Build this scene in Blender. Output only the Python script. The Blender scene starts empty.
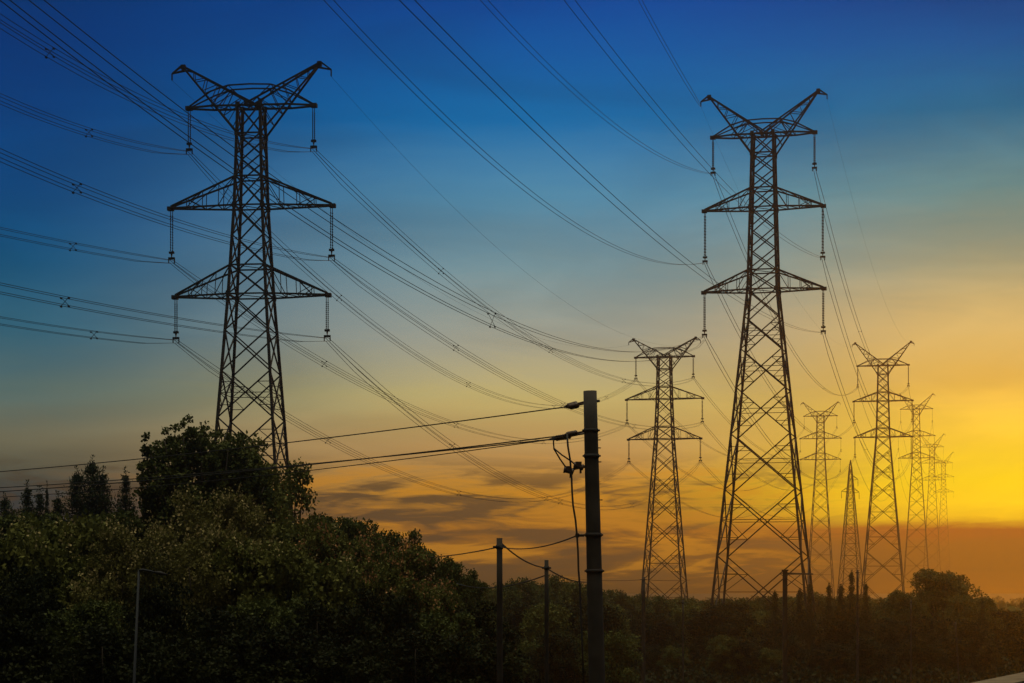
import bpy, math, random
import numpy as np
from mathutils import Vector

C = bpy.context.scene
COL = C.collection
rad = math.radians

# ------------------------------------------------------------------ camera
F = 70.0 / 36.0 * 1024.0          # focal length in pixels of the 1024 wide frame
HC = 7.0                          # eye height above the ground
CX, HY = 512.0, 592.0             # image column of the axis, image row of the horizon
cam_d = bpy.data.cameras.new('camera')
cam_d.lens = 70.0
cam_d.sensor_width = 36.0
cam_d.shift_y = (HY - 341.5) / 1024.0
cam_d.clip_start = 0.1
cam_d.clip_end = 30000.0
cam = bpy.data.objects.new('camera', cam_d)
COL.objects.link(cam)
cam.location = (0, 0, HC)
cam.rotation_euler = (rad(90), 0, 0)
C.camera = cam

# ------------------------------------------------------------------ light
SUN_AZ = rad(14.2)                # clockwise from +Y (the view direction)
SUN_EL = rad(2.3)
SUN_STRENGTH = 0.30
SUN_COLOR = (1.0, 0.30, 0.0)
HAZE_DENSITY = 0.0006
HAZE_ANISO = 0.86

C.view_settings.view_transform = 'Standard'
C.view_settings.look = 'None'
C.view_settings.exposure = 0.0
C.view_settings.gamma = 1.0
C.view_settings.use_curve_mapping = False
C.cycles.use_denoising = True
C.cycles.max_bounces = 6
C.cycles.diffuse_bounces = 3
C.cycles.volume_bounces = 0
C.cycles.transparent_max_bounces = 4

sun_d = bpy.data.lights.new('sun', 'SUN')
sun_d.energy = SUN_STRENGTH
sun_d.angle = rad(0.6)
sun_d.color = SUN_COLOR
sun = bpy.data.objects.new('sun', sun_d)
COL.objects.link(sun)
to_sun = Vector((math.sin(SUN_AZ) * math.cos(SUN_EL), math.cos(SUN_AZ) * math.cos(SUN_EL), math.sin(SUN_EL)))
sun.rotation_euler = to_sun.to_track_quat('Z', 'Y').to_euler()
sun.location = (120, 400, 90)


def lin(r, g, b):
    f = lambda c: (c / 255 / 12.92) if c / 255 <= 0.04045 else ((c / 255 + 0.055) / 1.055) ** 2.4
    return (f(r), f(g), f(b), 1.0)


world = bpy.data.worlds.new('World')
C.world = world
world.use_nodes = True
wt = world.node_tree
wt.nodes.clear()


def build_sky():
    N, L = wt.nodes, wt.links

    def math_(op, a, b=None, c=None, clamp=False):
        n = N.new('ShaderNodeMath'); n.operation = op; n.use_clamp = clamp
        for i, v in enumerate((a, b, c)):
            if v is None:
                continue
            if isinstance(v, (int, float)):
                n.inputs[i].default_value = v
            else:
                L.new(v, n.inputs[i])
        return n.outputs[0]

    def maprange(v, a, b, c=0.0, d=1.0, smooth=True):
        n = N.new('ShaderNodeMapRange')
        n.interpolation_type = 'SMOOTHSTEP' if smooth else 'LINEAR'
        L.new(v, n.inputs['Value'])
        for k, x in zip(('From Min', 'From Max', 'To Min', 'To Max'), (a, b, c, d)):
            n.inputs[k].default_value = x
        return n.outputs['Result']

    def mix(f, a, b, mode='MIX'):
        n = N.new('ShaderNodeMix'); n.data_type = 'RGBA'; n.blend_type = mode
        if isinstance(f, (int, float)):
            n.inputs[0].default_value = f
        else:
            L.new(f, n.inputs[0])
        for s, v in ((6, a), (7, b)):
            if isinstance(v, tuple):
                n.inputs[s].default_value = v
            else:
                L.new(v, n.inputs[s])
        return n.outputs[2]

    tc = N.new('ShaderNodeTexCoord')
    sep = N.new('ShaderNodeSeparateXYZ')
    L.new(tc.outputs['Generated'], sep.inputs[0])
    x, y, z = sep.outputs
    h = math_('SQRT', math_('ADD', math_('MULTIPLY', x, x), math_('MULTIPLY', y, y)))
    h = math_('MAXIMUM', h, 1e-4)
    el = math_('ARCTAN2', z, h)                                  # elevation, radians
    sx, sy = math.sin(SUN_AZ), math.cos(SUN_AZ)
    dt = math_('DIVIDE', math_('ADD', math_('MULTIPLY', x, sx), math_('MULTIPLY', y, sy)), h)
    d = math_('ARCCOSINE', math_('MINIMUM', math_('MAXIMUM', dt, -1.0), 1.0))   # azimuth away from the sun
    az = math_('ARCTAN2', x, y)

    # noise in azimuth and elevation, stretched along the horizon
    def streaks(sa, se, detail, rough, dist):
        vec = N.new('ShaderNodeCombineXYZ')
        L.new(math_('MULTIPLY', az, sa), vec.inputs[0])
        L.new(math_('MULTIPLY', el, se), vec.inputs[1])
        nz = N.new('ShaderNodeTexNoise'); nz.noise_dimensions = '2D'
        nz.inputs['Scale'].default_value = 1.0; nz.inputs['Detail'].default_value = detail
        nz.inputs['Roughness'].default_value = rough; nz.inputs['Distortion'].default_value = dist
        L.new(vec.outputs[0], nz.inputs['Vector'])
        return nz.outputs['Fac']
    n_big = streaks(11.0, 75.0, 7.0, 0.55, 1.1)
    n_fine = streaks(34.0, 260.0, 6.0, 0.6, 0.8)
    n1 = math_('ADD', math_('MULTIPLY', n_big, 0.68), math_('MULTIPLY', n_fine, 0.32))
    el_w = math_('ADD', el, math_('MULTIPLY', math_('SUBTRACT', n1, 0.5), 0.012))

    def ramp(stops):
        n = N.new('ShaderNodeValToRGB')
        n.color_ramp.interpolation = 'EASE' if False else 'LINEAR'
        e = n.color_ramp.elements
        m = math.pi / 2
        st = sorted((max(0.0, min(1.0, t / m)), c) for t, c in stops)
        while len(e) < len(st):
            e.new(0.5)
        for k, (p, c) in enumerate(st):
            e[k].position = p; e[k].color = c
        L.new(math_('DIVIDE', el_w, m), n.inputs[0])
        return n.outputs[0]

    E = lambda py: math.atan((HY - py) / F)
    SKY_SUN = [(E(600), lin(95, 50, 0)), (E(570), lin(0, 0, 0)), (E(545), lin(55, 27, 0)), (E(527), lin(124, 0, 0)), (E(516), lin(307, 263, 0)), (E(480), lin(286, 251, 0)), (E(440), lin(274, 228, 57)), (E(390), lin(247, 196, 83)), (E(330), lin(238, 201, 121)), (E(270), lin(164, 161, 126)), (E(200), lin(103, 144, 143)), (E(120), lin(19, 106, 145)), (E(50), lin(0, 80, 144)), (E(0), lin(0, 58, 125)),
               (0.36, lin(4, 40, 88)), (0.6, lin(50, 66, 84)), (0.9, lin(70, 76, 78)), (1.2, lin(350, 338, 296)), (1.4, lin(520, 500, 430))]
    SKY_MID = [(E(600), lin(70, 48, 14)), (E(570), lin(112, 74, 22)), (E(530), lin(190, 118, 0)), (E(490), lin(226, 154, 22)), (E(450), lin(222, 172, 100)), (E(400), lin(211, 189, 115)), (E(340), lin(171, 170, 150)), (E(270), lin(123, 155, 162)), (E(200), lin(81, 141, 171)), (E(120), lin(0, 106, 166)), (E(50), lin(0, 85, 156)), (E(0), lin(0, 70, 149)),
               (0.36, lin(0, 42, 98)), (0.6, lin(50, 66, 84)), (0.9, lin(70, 76, 78)), (1.2, lin(350, 338, 296)), (1.4, lin(520, 500, 430))]
    SKY_FAR = [(E(520), lin(48, 56, 58)), (E(498), lin(50, 60, 62)), (E(470), lin(107, 103, 80)), (E(440), lin(130, 124, 95)), (E(400), lin(99, 122, 115)), (E(340), lin(52, 108, 130)), (E(270), lin(8, 83, 123)), (E(200), lin(0, 74, 132)), (E(120), lin(0, 60, 121)), (E(50), lin(0, 50, 112)), (E(0), lin(0, 49, 108)),
               (0.36, lin(0, 34, 80)), (0.6, lin(50, 66, 84)), (0.9, lin(70, 76, 78)), (1.2, lin(350, 338, 296)), (1.4, lin(520, 500, 430))]
    SKY_ANTI = [(0.0, lin(20, 22, 25)), (0.3, lin(25, 29, 34)), (0.6, lin(44, 48, 52)), (0.9, lin(70, 76, 78)), (1.2, lin(350, 338, 296)), (1.4, lin(520, 500, 430))]  # last two stops of every ramp: unseen overhead fill added to light the foliage
    a, b, c, e = ramp(SKY_SUN), ramp(SKY_MID), ramp(SKY_FAR), ramp(SKY_ANTI)
    col = mix(maprange(d, 0.0, 0.21), a, b)
    col = mix(maprange(d, 0.22, 0.50), col, c)
    col = mix(maprange(d, 0.9, 1.8), col, e)

    # low stratus streaks
    band = math_('MULTIPLY', maprange(el, E(598), E(560)), maprange(el, E(495), E(445), 1.0, 0.0))
    away = math_('MULTIPLY', maprange(d, 0.05, 0.14), maprange(d, 0.45, 0.7, 1.0, 0.25))
    mask = math_('MULTIPLY', math_('MULTIPLY', band, away), maprange(n1, 0.45, 0.60))
    col = mix(math_('MULTIPLY', mask, 0.88), col, lin(84, 62, 34))
    lit = math_('MULTIPLY', math_('MULTIPLY', band, math_('MULTIPLY', maprange(d, 0.30, 0.48, 1.0, 0.1), maprange(d, 0.05, 0.17))), maprange(n1, 0.49, 0.38))
    col = mix(math_('MULTIPLY', lit, 0.65), col, lin(238, 156, 16))
    # broad soft veils higher up
    vec2 = N.new('ShaderNodeCombineXYZ')
    L.new(math_('MULTIPLY', az, 3.2), vec2.inputs[0])
    L.new(math_('MULTIPLY', el, 13.0), vec2.inputs[1])
    nz2 = N.new('ShaderNodeTexNoise'); nz2.noise_dimensions = '2D'
    nz2.inputs['Scale'].default_value = 1.6; nz2.inputs['Detail'].default_value = 4.0
    nz2.inputs['Distortion'].default_value = 0.6
    L.new(vec2.outputs[0], nz2.inputs['Vector'])
    veil = maprange(nz2.outputs['Fac'], 0.3, 0.7, 0.90, 1.10)
    vcol = N.new('ShaderNodeCombineColor')
    for k in range(3):
        L.new(veil, vcol.inputs[k])
    col = mix(1.0, col, vcol.outputs[0], 'MULTIPLY')

    sky = N.new('ShaderNodeTexSky'); sky.sky_type = 'NISHITA'; sky.sun_disc = False
    sky.sun_elevation = SUN_EL; sky.sun_rotation = SUN_AZ
    sky.dust_density = 3.0
    bg1 = N.new('ShaderNodeBackground'); bg1.inputs['Strength'].default_value = 1.0
    L.new(col, bg1.inputs['Color'])
    bg2 = N.new('ShaderNodeBackground'); bg2.inputs['Strength'].default_value = 0.0004
    L.new(sky.outputs[0], bg2.inputs['Color'])
    add = N.new('ShaderNodeAddShader')
    L.new(bg1.outputs[0], add.inputs[0]); L.new(bg2.outputs[0], add.inputs[1])
    out = N.new('ShaderNodeOutputWorld')
    L.new(add.outputs[0], out.inputs['Surface'])


build_sky()

# ------------------------------------------------------------------ helpers


def P(px, py, D):
    """point at depth D seen at pixel (px, py): used to survey positions once"""
    return Vector(((px - CX) / F * D, D, HC + (HY - py) / F * D))


def tag(o, label=None, cat=None, group=None, kind=None):
    if label: o['label'] = label
    if cat: o['category'] = cat
    if group: o['group'] = group
    if kind: o['kind'] = kind
    return o


def empty(name, loc, rz=0.0):
    o = bpy.data.objects.new(name, None)
    o.empty_display_size = 0.5
    COL.objects.link(o)
    o.location = loc
    o.rotation_euler = (0, 0, rz)
    return o


def link(name, me, mat, parent=None):
    o = bpy.data.objects.new(name, me)
    COL.objects.link(o)
    if mat is not None and not me.materials:
        me.materials.append(mat)
    if parent is not None:
        o.parent = parent
    return o


class MB:
    """collects bars, tubes and boxes and links them as one mesh"""

    def __init__(self):
        self.v, self.f, self.smooth = [], [], []

    def _ring(self, c, u, w, r, n, ph=0.0):
        i0 = len(self.v)
        for k in range(n):
            a = 2 * math.pi * k / n + ph
            self.v.append(tuple(c + u * (math.cos(a) * r) + w * (math.sin(a) * r)))
        return i0

    def tube(self, pts, radii, n=6, caps=True, smooth=True):
        pts = [Vector(p) for p in pts]
        if isinstance(radii, (int, float)):
            radii = [radii] * len(pts)
        rings = []
        ref = None
        for i, p in enumerate(pts):
            a = pts[max(i - 1, 0)]; b = pts[min(i + 1, len(pts) - 1)]
            t = (b - a)
            if t.length < 1e-9:
                t = Vector((0, 0, 1))
            t.normalize()
            if ref is None:
                ref = Vector((0, 0, 1)) if abs(t.z) < 0.9 else Vector((1, 0, 0))
            u = t.cross(ref)
            if u.length < 1e-4:
                u = t.cross(Vector((0, 1, 0)))
            u.normalize()
            w = u.cross(t).normalized()
            rings.append(self._ring(p, u, w, radii[i], n, math.pi / n))
        for a, b in zip(rings, rings[1:]):
            for k in range(n):
                k2 = (k + 1) % n
                self.f.append((a + k, a + k2, b + k2, b + k)); self.smooth.append(smooth)
        if caps:
            self.f.append(tuple(rings[0] + k for k in range(n))[::-1]); self.smooth.append(False)
            self.f.append(tuple(rings[-1] + k for k in range(n))); self.smooth.append(False)

    def bar(self, a, b, t):
        self.tube([a, b], t * 0.62, 4, True, False)

    def box(self, c, s, rz=0.0):
        i = len(self.v)
        cz, sz = math.cos(rz), math.sin(rz)
        for dx in (-1, 1):
            for dy in (-1, 1):
                for dz in (-1, 1):
                    x, y = dx * s[0] / 2, dy * s[1] / 2
                    self.v.append((c[0] + x * cz - y * sz, c[1] + x * sz + y * cz, c[2] + dz * s[2] / 2))
        for q in ((0, 1, 3, 2), (4, 6, 7, 5), (0, 4, 5, 1), (2, 3, 7, 6), (0, 2, 6, 4), (1, 5, 7, 3)):
            self.f.append(tuple(i + k for k in q)); self.smooth.append(False)

    def mesh(self, name):
        me = bpy.data.meshes.new(name)
        me.from_pydata(self.v, [], self.f)
        me.polygons.foreach_set('use_smooth', self.smooth)
        me.update()
        return me

    def build(self, name, mat, parent=None):
        return link(name, self.mesh(name), mat, parent)


def material(name, base, rough=0.6, metal=0.0, noise=None, spec=0.5, bump=0.0):
    """noise = (scale, second colour, low, high) mixed over the base colour"""
    m = bpy.data.materials.new(name)
    m.use_nodes = True
    nt = m.node_tree
    p = nt.nodes['Principled BSDF']
    p.inputs['Base Color'].default_value = (*base, 1)
    p.inputs['Roughness'].default_value = rough
    p.inputs['Metallic'].default_value = metal
    p.inputs['Specular IOR Level'].default_value = spec if spec < 0.5 else 0.25
    if noise:
        tc = nt.nodes.new('ShaderNodeTexCoord')
        nz = nt.nodes.new('ShaderNodeTexNoise')
        nz.inputs['Scale'].default_value = noise[0]; nz.inputs['Detail'].default_value = 5
        nt.links.new(tc.outputs['Object'], nz.inputs['Vector'])
        cr = nt.nodes.new('ShaderNodeValToRGB')
        cr.color_ramp.elements[0].position = noise[2]; cr.color_ramp.elements[1].position = noise[3]
        cr.color_ramp.elements[0].color = (*base, 1); cr.color_ramp.elements[1].color = (*noise[1], 1)
        nt.links.new(nz.outputs['Fac'], cr.inputs[0])
        nt.links.new(cr.outputs[0], p.inputs['Base Color'])
        if bump:
            bp = nt.nodes.new('ShaderNodeBump'); bp.inputs['Strength'].default_value = bump
            nt.links.new(nz.outputs['Fac'], bp.inputs['Height'])
            nt.links.new(bp.outputs[0], p.inputs['Normal'])
    return m


def leaf_material(name, c1, c2, c3=None):
    m = bpy.data.materials.new(name)
    m.use_nodes = True
    nt = m.node_tree
    p = nt.nodes['Principled BSDF']
    p.inputs['Roughness'].default_value = 0.65
    p.inputs['Specular IOR Level'].default_value = 0.06
    g = nt.nodes.new('ShaderNodeNewGeometry')
    tc = nt.nodes.new('ShaderNodeTexCoord')
    nz = nt.nodes.new('ShaderNodeTexNoise')
    nz.inputs['Scale'].default_value = 0.9; nz.inputs['Detail'].default_value = 2
    nt.links.new(tc.outputs['Object'], nz.inputs['Vector'])
    ad = nt.nodes.new('ShaderNodeMath'); ad.operation = 'MULTIPLY_ADD'
    nt.links.new(g.outputs['Random Per Island'], ad.inputs[0]); ad.inputs[1].default_value = 0.28
    sb = nt.nodes.new('ShaderNodeMath'); sb.operation = 'MULTIPLY_ADD'
    nt.links.new(nz.outputs['Fac'], sb.inputs[0]); sb.inputs[1].default_value = 2.0; sb.inputs[2].default_value = -0.64
    nt.links.new(sb.outputs[0], ad.inputs[2])
    cr = nt.nodes.new('ShaderNodeValToRGB')
    cr.color_ramp.elements[0].color = (*c1, 1); cr.color_ramp.elements[1].color = (*c2, 1)
    cr.color_ramp.elements[0].position = 0.15; cr.color_ramp.elements[1].position = 0.9
    nt.links.new(ad.outputs[0], cr.inputs[0])
    nt.links.new(cr.outputs[0], p.inputs['Base Color'])
    tr = nt.nodes.new('ShaderNodeBsdfTranslucent')
    nt.links.new(cr.outputs[0], tr.inputs['Color'])
    mx = nt.nodes.new('ShaderNodeMixShader'); mx.inputs[0].default_value = 0.22
    out = nt.nodes['Material Output']
    nt.links.new(p.outputs[0], mx.inputs[1]); nt.links.new(tr.outputs[0], mx.inputs[2])
    nt.links.new(mx.outputs[0], out.inputs['Surface'])
    return m


M = {
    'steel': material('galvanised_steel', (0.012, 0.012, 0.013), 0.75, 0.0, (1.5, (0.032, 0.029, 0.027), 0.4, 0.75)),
    'wire': material('aluminium_wire', (0.02, 0.02, 0.02), 0.7, 0.0),
    'insulator': material('brown_insulator', (0.07, 0.045, 0.035), 0.35),
    'concrete': material('weathered_concrete', (0.02, 0.018, 0.016), 0.9, 0, (2.2, (0.055, 0.047, 0.04), 0.35, 0.72), 0.3, 0.2),
    'wood': material('dark_timber', (0.012, 0.010, 0.008), 0.95, 0, (4.0, (0.032, 0.025, 0.02), 0.3, 0.7), 0.3, 0.2),
    'paint': material('grey_paint', (0.016, 0.019, 0.024), 0.7, 0.0, spec=0.2),
    'rubber': material('black_cable', (0.03, 0.03, 0.03), 0.6),
    'bark': material('bark', (0.025, 0.02, 0.014), 0.9, 0, (5.0, (0.05, 0.04, 0.03), 0.3, 0.7), 0.2, 0.4),
    'grass': material('rough_grass', (0.022, 0.026, 0.01), 0.95, 0, (0.35, (0.045, 0.042, 0.018), 0.3, 0.7), 0.1, 0.3),
    'asphalt': material('asphalt', (0.05, 0.05, 0.05), 0.9, 0, (2.5, (0.075, 0.072, 0.068), 0.3, 0.7), 0.2, 0.2),
    'pale': material('pale_concrete_verge', (0.14, 0.115, 0.07), 0.85, 0, (2.5, (0.08, 0.066, 0.042), 0.35, 0.7), 0.2, 0.1),
    'leaf_dark': leaf_material('leaf_dark', (0.04, 0.052, 0.014), (0.085, 0.095, 0.024)),
    'leaf_mid': leaf_material('leaf_mid', (0.06, 0.068, 0.015), (0.13, 0.13, 0.032)),
    'leaf_olive': leaf_material('leaf_olive', (0.07, 0.068, 0.018), (0.15, 0.135, 0.038)),
    'leaf_shaded': leaf_material('leaf_shaded', (0.010, 0.013, 0.004), (0.026, 0.030, 0.009)),  # near-black leaf colour with the shade of low foliage painted in
    'needle': leaf_material('needle', (0.022, 0.032, 0.016), (0.04, 0.052, 0.024)),
    'blossom': leaf_material('blossom', (0.22, 0.18, 0.07), (0.40, 0.32, 0.15)),
    'seed': leaf_material('russet_seed_heads', (0.24, 0.11, 0.045), (0.42, 0.22, 0.10)),
}

# ------------------------------------------------------------------ ground, road, hills


def sheet(name, pts, z, mat, parent=None):
    me = bpy.data.meshes.new(name)
    me.from_pydata([(x, y, z) for x, y in pts], [], [tuple(range(len(pts)))])
    return link(name, me, mat, parent)


def build_ground():
    n = 60
    xs = np.linspace(-1, 1, n); xs = np.sign(xs) * np.abs(xs) ** 3 * 9000
    v, f = [], []
    for j in range(n):
        for i in range(n):
            v.append((xs[i], xs[j], 0.0))
    for j in range(n - 1):
        for i in range(n - 1):
            a = j * n + i
            f.append((a, a + 1, a + n + 1, a + n))
    me = bpy.data.meshes.new('ground')
    me.from_pydata(v, [], f)
    tag(link('ground', me, M['grass']), kind='structure')


build_ground()


def corner_wall():
    a = P(970, 683, 30.0); b = P(1024, 672, 30.0 * 91 / 80)
    a.z = b.z = 0
    d = (b - a).normalized()
    n = Vector((d.y, -d.x, 0))
    h = HC - 91 / F * 30.0
    c = a + d * 25.0 + n * 0.3
    root = empty('retaining_wall', c, math.atan2(d.y, d.x))
    tag(root, 'pale top of a concrete wall crossing the bottom right corner', 'wall')
    mb = MB(); mb.box((0, 0, h / 2 - 0.06), (62, 0.44, h - 0.12)); mb.build('wall_face', M['pale'], root)
    mb = MB(); mb.box((0, 0, h - 0.06), (62.2, 0.6, 0.12)); mb.build('coping', M['pale'], root)


corner_wall()


def build_haze():
    m = bpy.data.materials.new('haze_air')
    m.use_nodes = True
    nt = m.node_tree
    nt.nodes.clear()
    v = nt.nodes.new('ShaderNodeVolumePrincipled')
    v.inputs['Color'].default_value = (0.42, 0.43, 0.40, 1)
    v.inputs['Density'].default_value = HAZE_DENSITY
    v.inputs['Anisotropy'].default_value = HAZE_ANISO
    out = nt.nodes.new('ShaderNodeOutputMaterial')
    nt.links.new(v.outputs[0], out.inputs['Volume'])
    mb = MB()
    mb.box((350, 560, 29.5), (1700, 1420, 61))
    tag(mb.build('haze', m), kind='stuff')


build_haze()

# ------------------------------------------------------------------ transmission towers
STEEL = M['steel']


class Tower:
    pass


def lattice_tower(label, axis_px, D, az, sp, detail=2, group='lattice pylons of the double power line', thick=1.0):
    """sp: dict with image rows of the levels (top, mid, low, horn), half spans in metres, body half widths"""
    T = Tower()
    base = P(axis_px, HY, D); base.z = 0.0
    root = empty('lattice_tower', base, -az)
    tag(root, label, 'pylon', group)
    zz = lambda y: HC + (HY - y) / F * D
    zt, zm, zl, zh = zz(sp['top']), zz(sp['mid']), zz(sp['low']), zz(sp['horn'])
    wt_, wm, wl, w0 = sp['w']           # body half widths at top arm, mid arm, low arm, ground
    lv = [(0.0, w0), (zl, wl), (zm, wm), (zt, wt_), (zt + 10, wt_)]

    def w(z):
        for (a, wa), (b, wb) in zip(lv, lv[1:]):
            if z <= b:
                return wa + (wb - wa) * (z - a) / (b - a)
        return wt_

    leg_t, br_t, sub_t = 0.20 * thick, 0.10 * thick, 0.052 * thick
    ah = sp.get('ah', 1.95)             # rise of the arm's upper chord at the mast
    waist = zt - 1.9
    body = MB()

    def corner(sx, sy, z):
        q = w(z)
        return Vector((sx * q, sy * q, z))
    # legs
    zs_leg = [0, zl, zm, zt]
    for sx in (-1, 1):
        for sy in (-1, 1):
            for a, b in zip(zs_leg, zs_leg[1:]):
                body.bar(corner(sx, sy, a), corner(sx, sy, b), leg_t)
    # panel nodes below the lower arm: panels grow towards the ground
    nodes = [zl]
    z = zl
    while z > 1.5:
        h = max(2.3, 1.9 * w(z))
        if z - h < 2.2:
            h = z
        nodes.append(max(0.0, z - h)); z = nodes[-1]
    upper = []
    for a, b, k in ((zl, zl + ah, 1), (zl + ah, zm, sp.get('k1', 2)), (zm, zm + ah, 1), (zm + ah, waist, sp.get('k2', 1)), (waist, zt, 1)):
        for i in range(k):
            upper.append((a + (b - a) * i / k, a + (b - a) * (i + 1) / k))
    panels = [(b, a, True) for a, b in zip(nodes, nodes[1:])] + [(a, b, False) for a, b in upper]
    faces = [((-1, -1), (1, -1)), ((1, -1), (1, 1)), ((1, 1), (-1, 1)), ((-1, 1), (-1, -1))]
    for lo, hi, big in panels:
        for (c0, c1) in faces:
            A, B = corner(*c0, lo), corner(*c1, lo)
            A2, B2 = corner(*c0, hi), corner(*c1, hi)
            body.bar(A, B2, br_t); body.bar(B, A2, br_t)
            if detail >= 1 and big and hi - lo > 3.0:
                wl_, wh = (B - A).length, (B2 - A2).length
                t = wl_ / (wl_ + wh)
                X = A.lerp(B2, t)
                zc = X.z
                L_, R_ = corner(*c0, zc), corner(*c1, zc)
                body.bar(L_, R_, sub_t)
                if detail >= 2:
                    for (p, q, s) in ((A, B2, L_), (B, A2, R_)):
                        m1 = p.lerp(q, t * 0.5)
                        leg_m = p.lerp(s, 0.5)
                        body.bar(m1, s, sub_t); body.bar(m1, leg_m, sub_t)
                    for (p, q, s) in ((A2, B, L_), (B2, A, R_)):
                        m1 = p.lerp(q, (1 - t) * 0.5)
                        leg_m = p.lerp(s, 0.5)
                        body.bar(m1, s, sub_t); body.bar(m1, leg_m, sub_t)
    # horizontal rings at arms, gusset plates at the nodes
    for zr in (zl, zl + ah, zm, zm + ah, waist, zt):
        for (c0, c1) in faces:
            body.bar(corner(*c0, zr), corner(*c1, zr), br_t * 1.1)
        body.bar(corner(-1, -1, zr), corner(1, 1, zr), sub_t)
    for zr in (zl, zm, zt, waist):
        for sx in (-1, 1):
            for sy in (-1, 1):
                c = corner(sx, sy, zr)
                body.box(c, (0.26 * thick, 0.26 * thick, 0.36 * thick))
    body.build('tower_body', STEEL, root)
    if detail >= 2:
        for sx in (-1, 1):
            for sy in (-1, 1):
                mb = MB(); c = corner(sx, sy, 0.25)
                mb.box((c.x, c.y, 0.28), (0.9, 0.9, 0.56))
                mb.build('footing', M['concrete'], root)

    T.att = {}
    T.root = root
    from mathutils import Matrix
    mw = Matrix.Translation(base) @ Matrix.Rotation(-az, 4, 'Z')
    ins = sp['ins']
    # lower and middle arms: four-chord pyramids
    for key, za, Lh in (('mid', zm, sp['hm']), ('low', zl, sp['hl'])):
        for s in (-1, 1):
            mb = MB()
            wb, wu = w(za), w(za + ah)
            tip = Vector((s * Lh, 0, za))
            n = 4 if detail >= 1 else 3
            chords = {}
            for sy in (-1, 1):
                tp = tip + Vector((0, sy * 0.14, 0))
                b0 = Vector((s * wb, sy * wb, za)); u0 = Vector((s * wu, sy * wu, za + ah))
                tu = tp + Vector((0, 0, 0.12))
                mb.bar(b0, tp + Vector((s * 0.18, 0, 0)), br_t * 1.3); mb.bar(u0, tu, br_t * 1.3)
                chords[sy] = ([b0.lerp(tp, k / n) for k in range(n + 1)], [u0.lerp(tu, k / n) for k in range(n + 1)])
                lo, up = chords[sy]
                for k in range(1, n):
                    mb.bar(lo[k], up[k], sub_t)
                    mb.bar(lo[k], up[k - 1] if k % 2 else up[k + 1], sub_t)
            for k in range(n):
                mb.bar(chords[-1][0][k], chords[1][0][k + 1], sub_t); mb.bar(chords[1][0][k], chords[-1][0][k], sub_t)
                mb.bar(chords[-1][1][k], chords[1][1][k + 1], sub_t)
            mb.box(tip + Vector((s * 0.05, 0, -0.02)), (0.4 * thick, 0.42, 0.26 * thick))
            mb.build('cross_arm', STEEL, root)
    # top arm: one long shallow truss with a bowed upper chord
    mb = MB()
    Lt = sp['ht']
    bow = 1.35
    xs = [-Lt, -Lt * 0.62, -Lt * 0.34, 0, Lt * 0.34, Lt * 0.62, Lt]
    hs = [0.06, bow * 0.72, bow, bow * 1.04, bow, bow * 0.72, 0.06]
    yw = wt_ * 0.8
    ys = [0.14, yw, yw, yw, yw, yw, 0.14]
    for sy in (-1, 1):
        lo = [Vector((x, sy * q, zt)) for x, q in zip(xs, ys)]
        up = [Vector((x, sy * q, zt + hh)) for x, q, hh in zip(xs, ys, hs)]
        for k in range(6):
            mb.bar(lo[k], lo[k + 1], br_t * 1.35); mb.bar(up[k], up[k + 1], br_t)
            mb.bar(lo[k] if k % 2 else up[k], up[k + 1] if k % 2 else lo[k + 1], sub_t * 1.2)
        for k in range(1, 6):
            if sy < 0:
                mb.bar(lo[k], lo[k] + Vector((0, 2 * ys[k], 0)), sub_t)
                mb.bar(lo[k], Vector((xs[k + 1], ys[k + 1], zt)), sub_t)
    for s in (-1, 1):
        mb.box((s * Lt, 0, zt), (0.42 * thick, 0.42, 0.26 * thick))
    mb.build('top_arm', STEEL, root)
    # horns carrying the earth wires
    T.horn = {}
    Lb = sp['hb']
    for s in (-1, 1):
        mb = MB()
        peak = Vector((s * sp['hh'], 0, zh))
        for sy in (-1, 1):
            lo0 = Vector((s * w(waist), sy * w(waist), waist))
            up0 = Vector((-s * 0.35, sy * wt_ * 0.75, zt + 0.1))
            pl = peak + Vector((-s * 0.25, sy * 0.12, -0.32)); pu = peak + Vector((0, sy * 0.1, 0))
            mb.bar(lo0, pl, br_t * 1.25); mb.bar(up0, pu, br_t * 1.25)
            n = 6
            for k in range(1, n):
                a = lo0.lerp(pl, k / n); b = up0.lerp(pu, k / n)
                mb.bar(a, b, sub_t)
                mb.bar(b, lo0.lerp(pl, (k + 1) / n), sub_t)
                if sy < 0:
                    c = Vector((a.x, -a.y, a.z)); d2 = Vector((b.x, -b.y, b.z))
                    mb.bar(a, c, sub_t); mb.bar(b, d2, sub_t)
            beak = Vector((s * Lb, 0, zh - 0.52))
            mb.bar(pu, beak, br_t); mb.bar(pl, beak, br_t)
        mb.bar(beak, beak + Vector((0, 0, -0.45)), br_t * 0.9)
        mb.box(peak + Vector((-s * 0.1, 0, -0.1)), (0.3 * thick, 0.3 * thick, 0.3 * thick))
        mb.build('earth_wire_horn', STEEL, root)
        T.horn['L' if s < 0 else 'R'] = mw @ (beak + Vector((0, 0, -0.45)))
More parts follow.
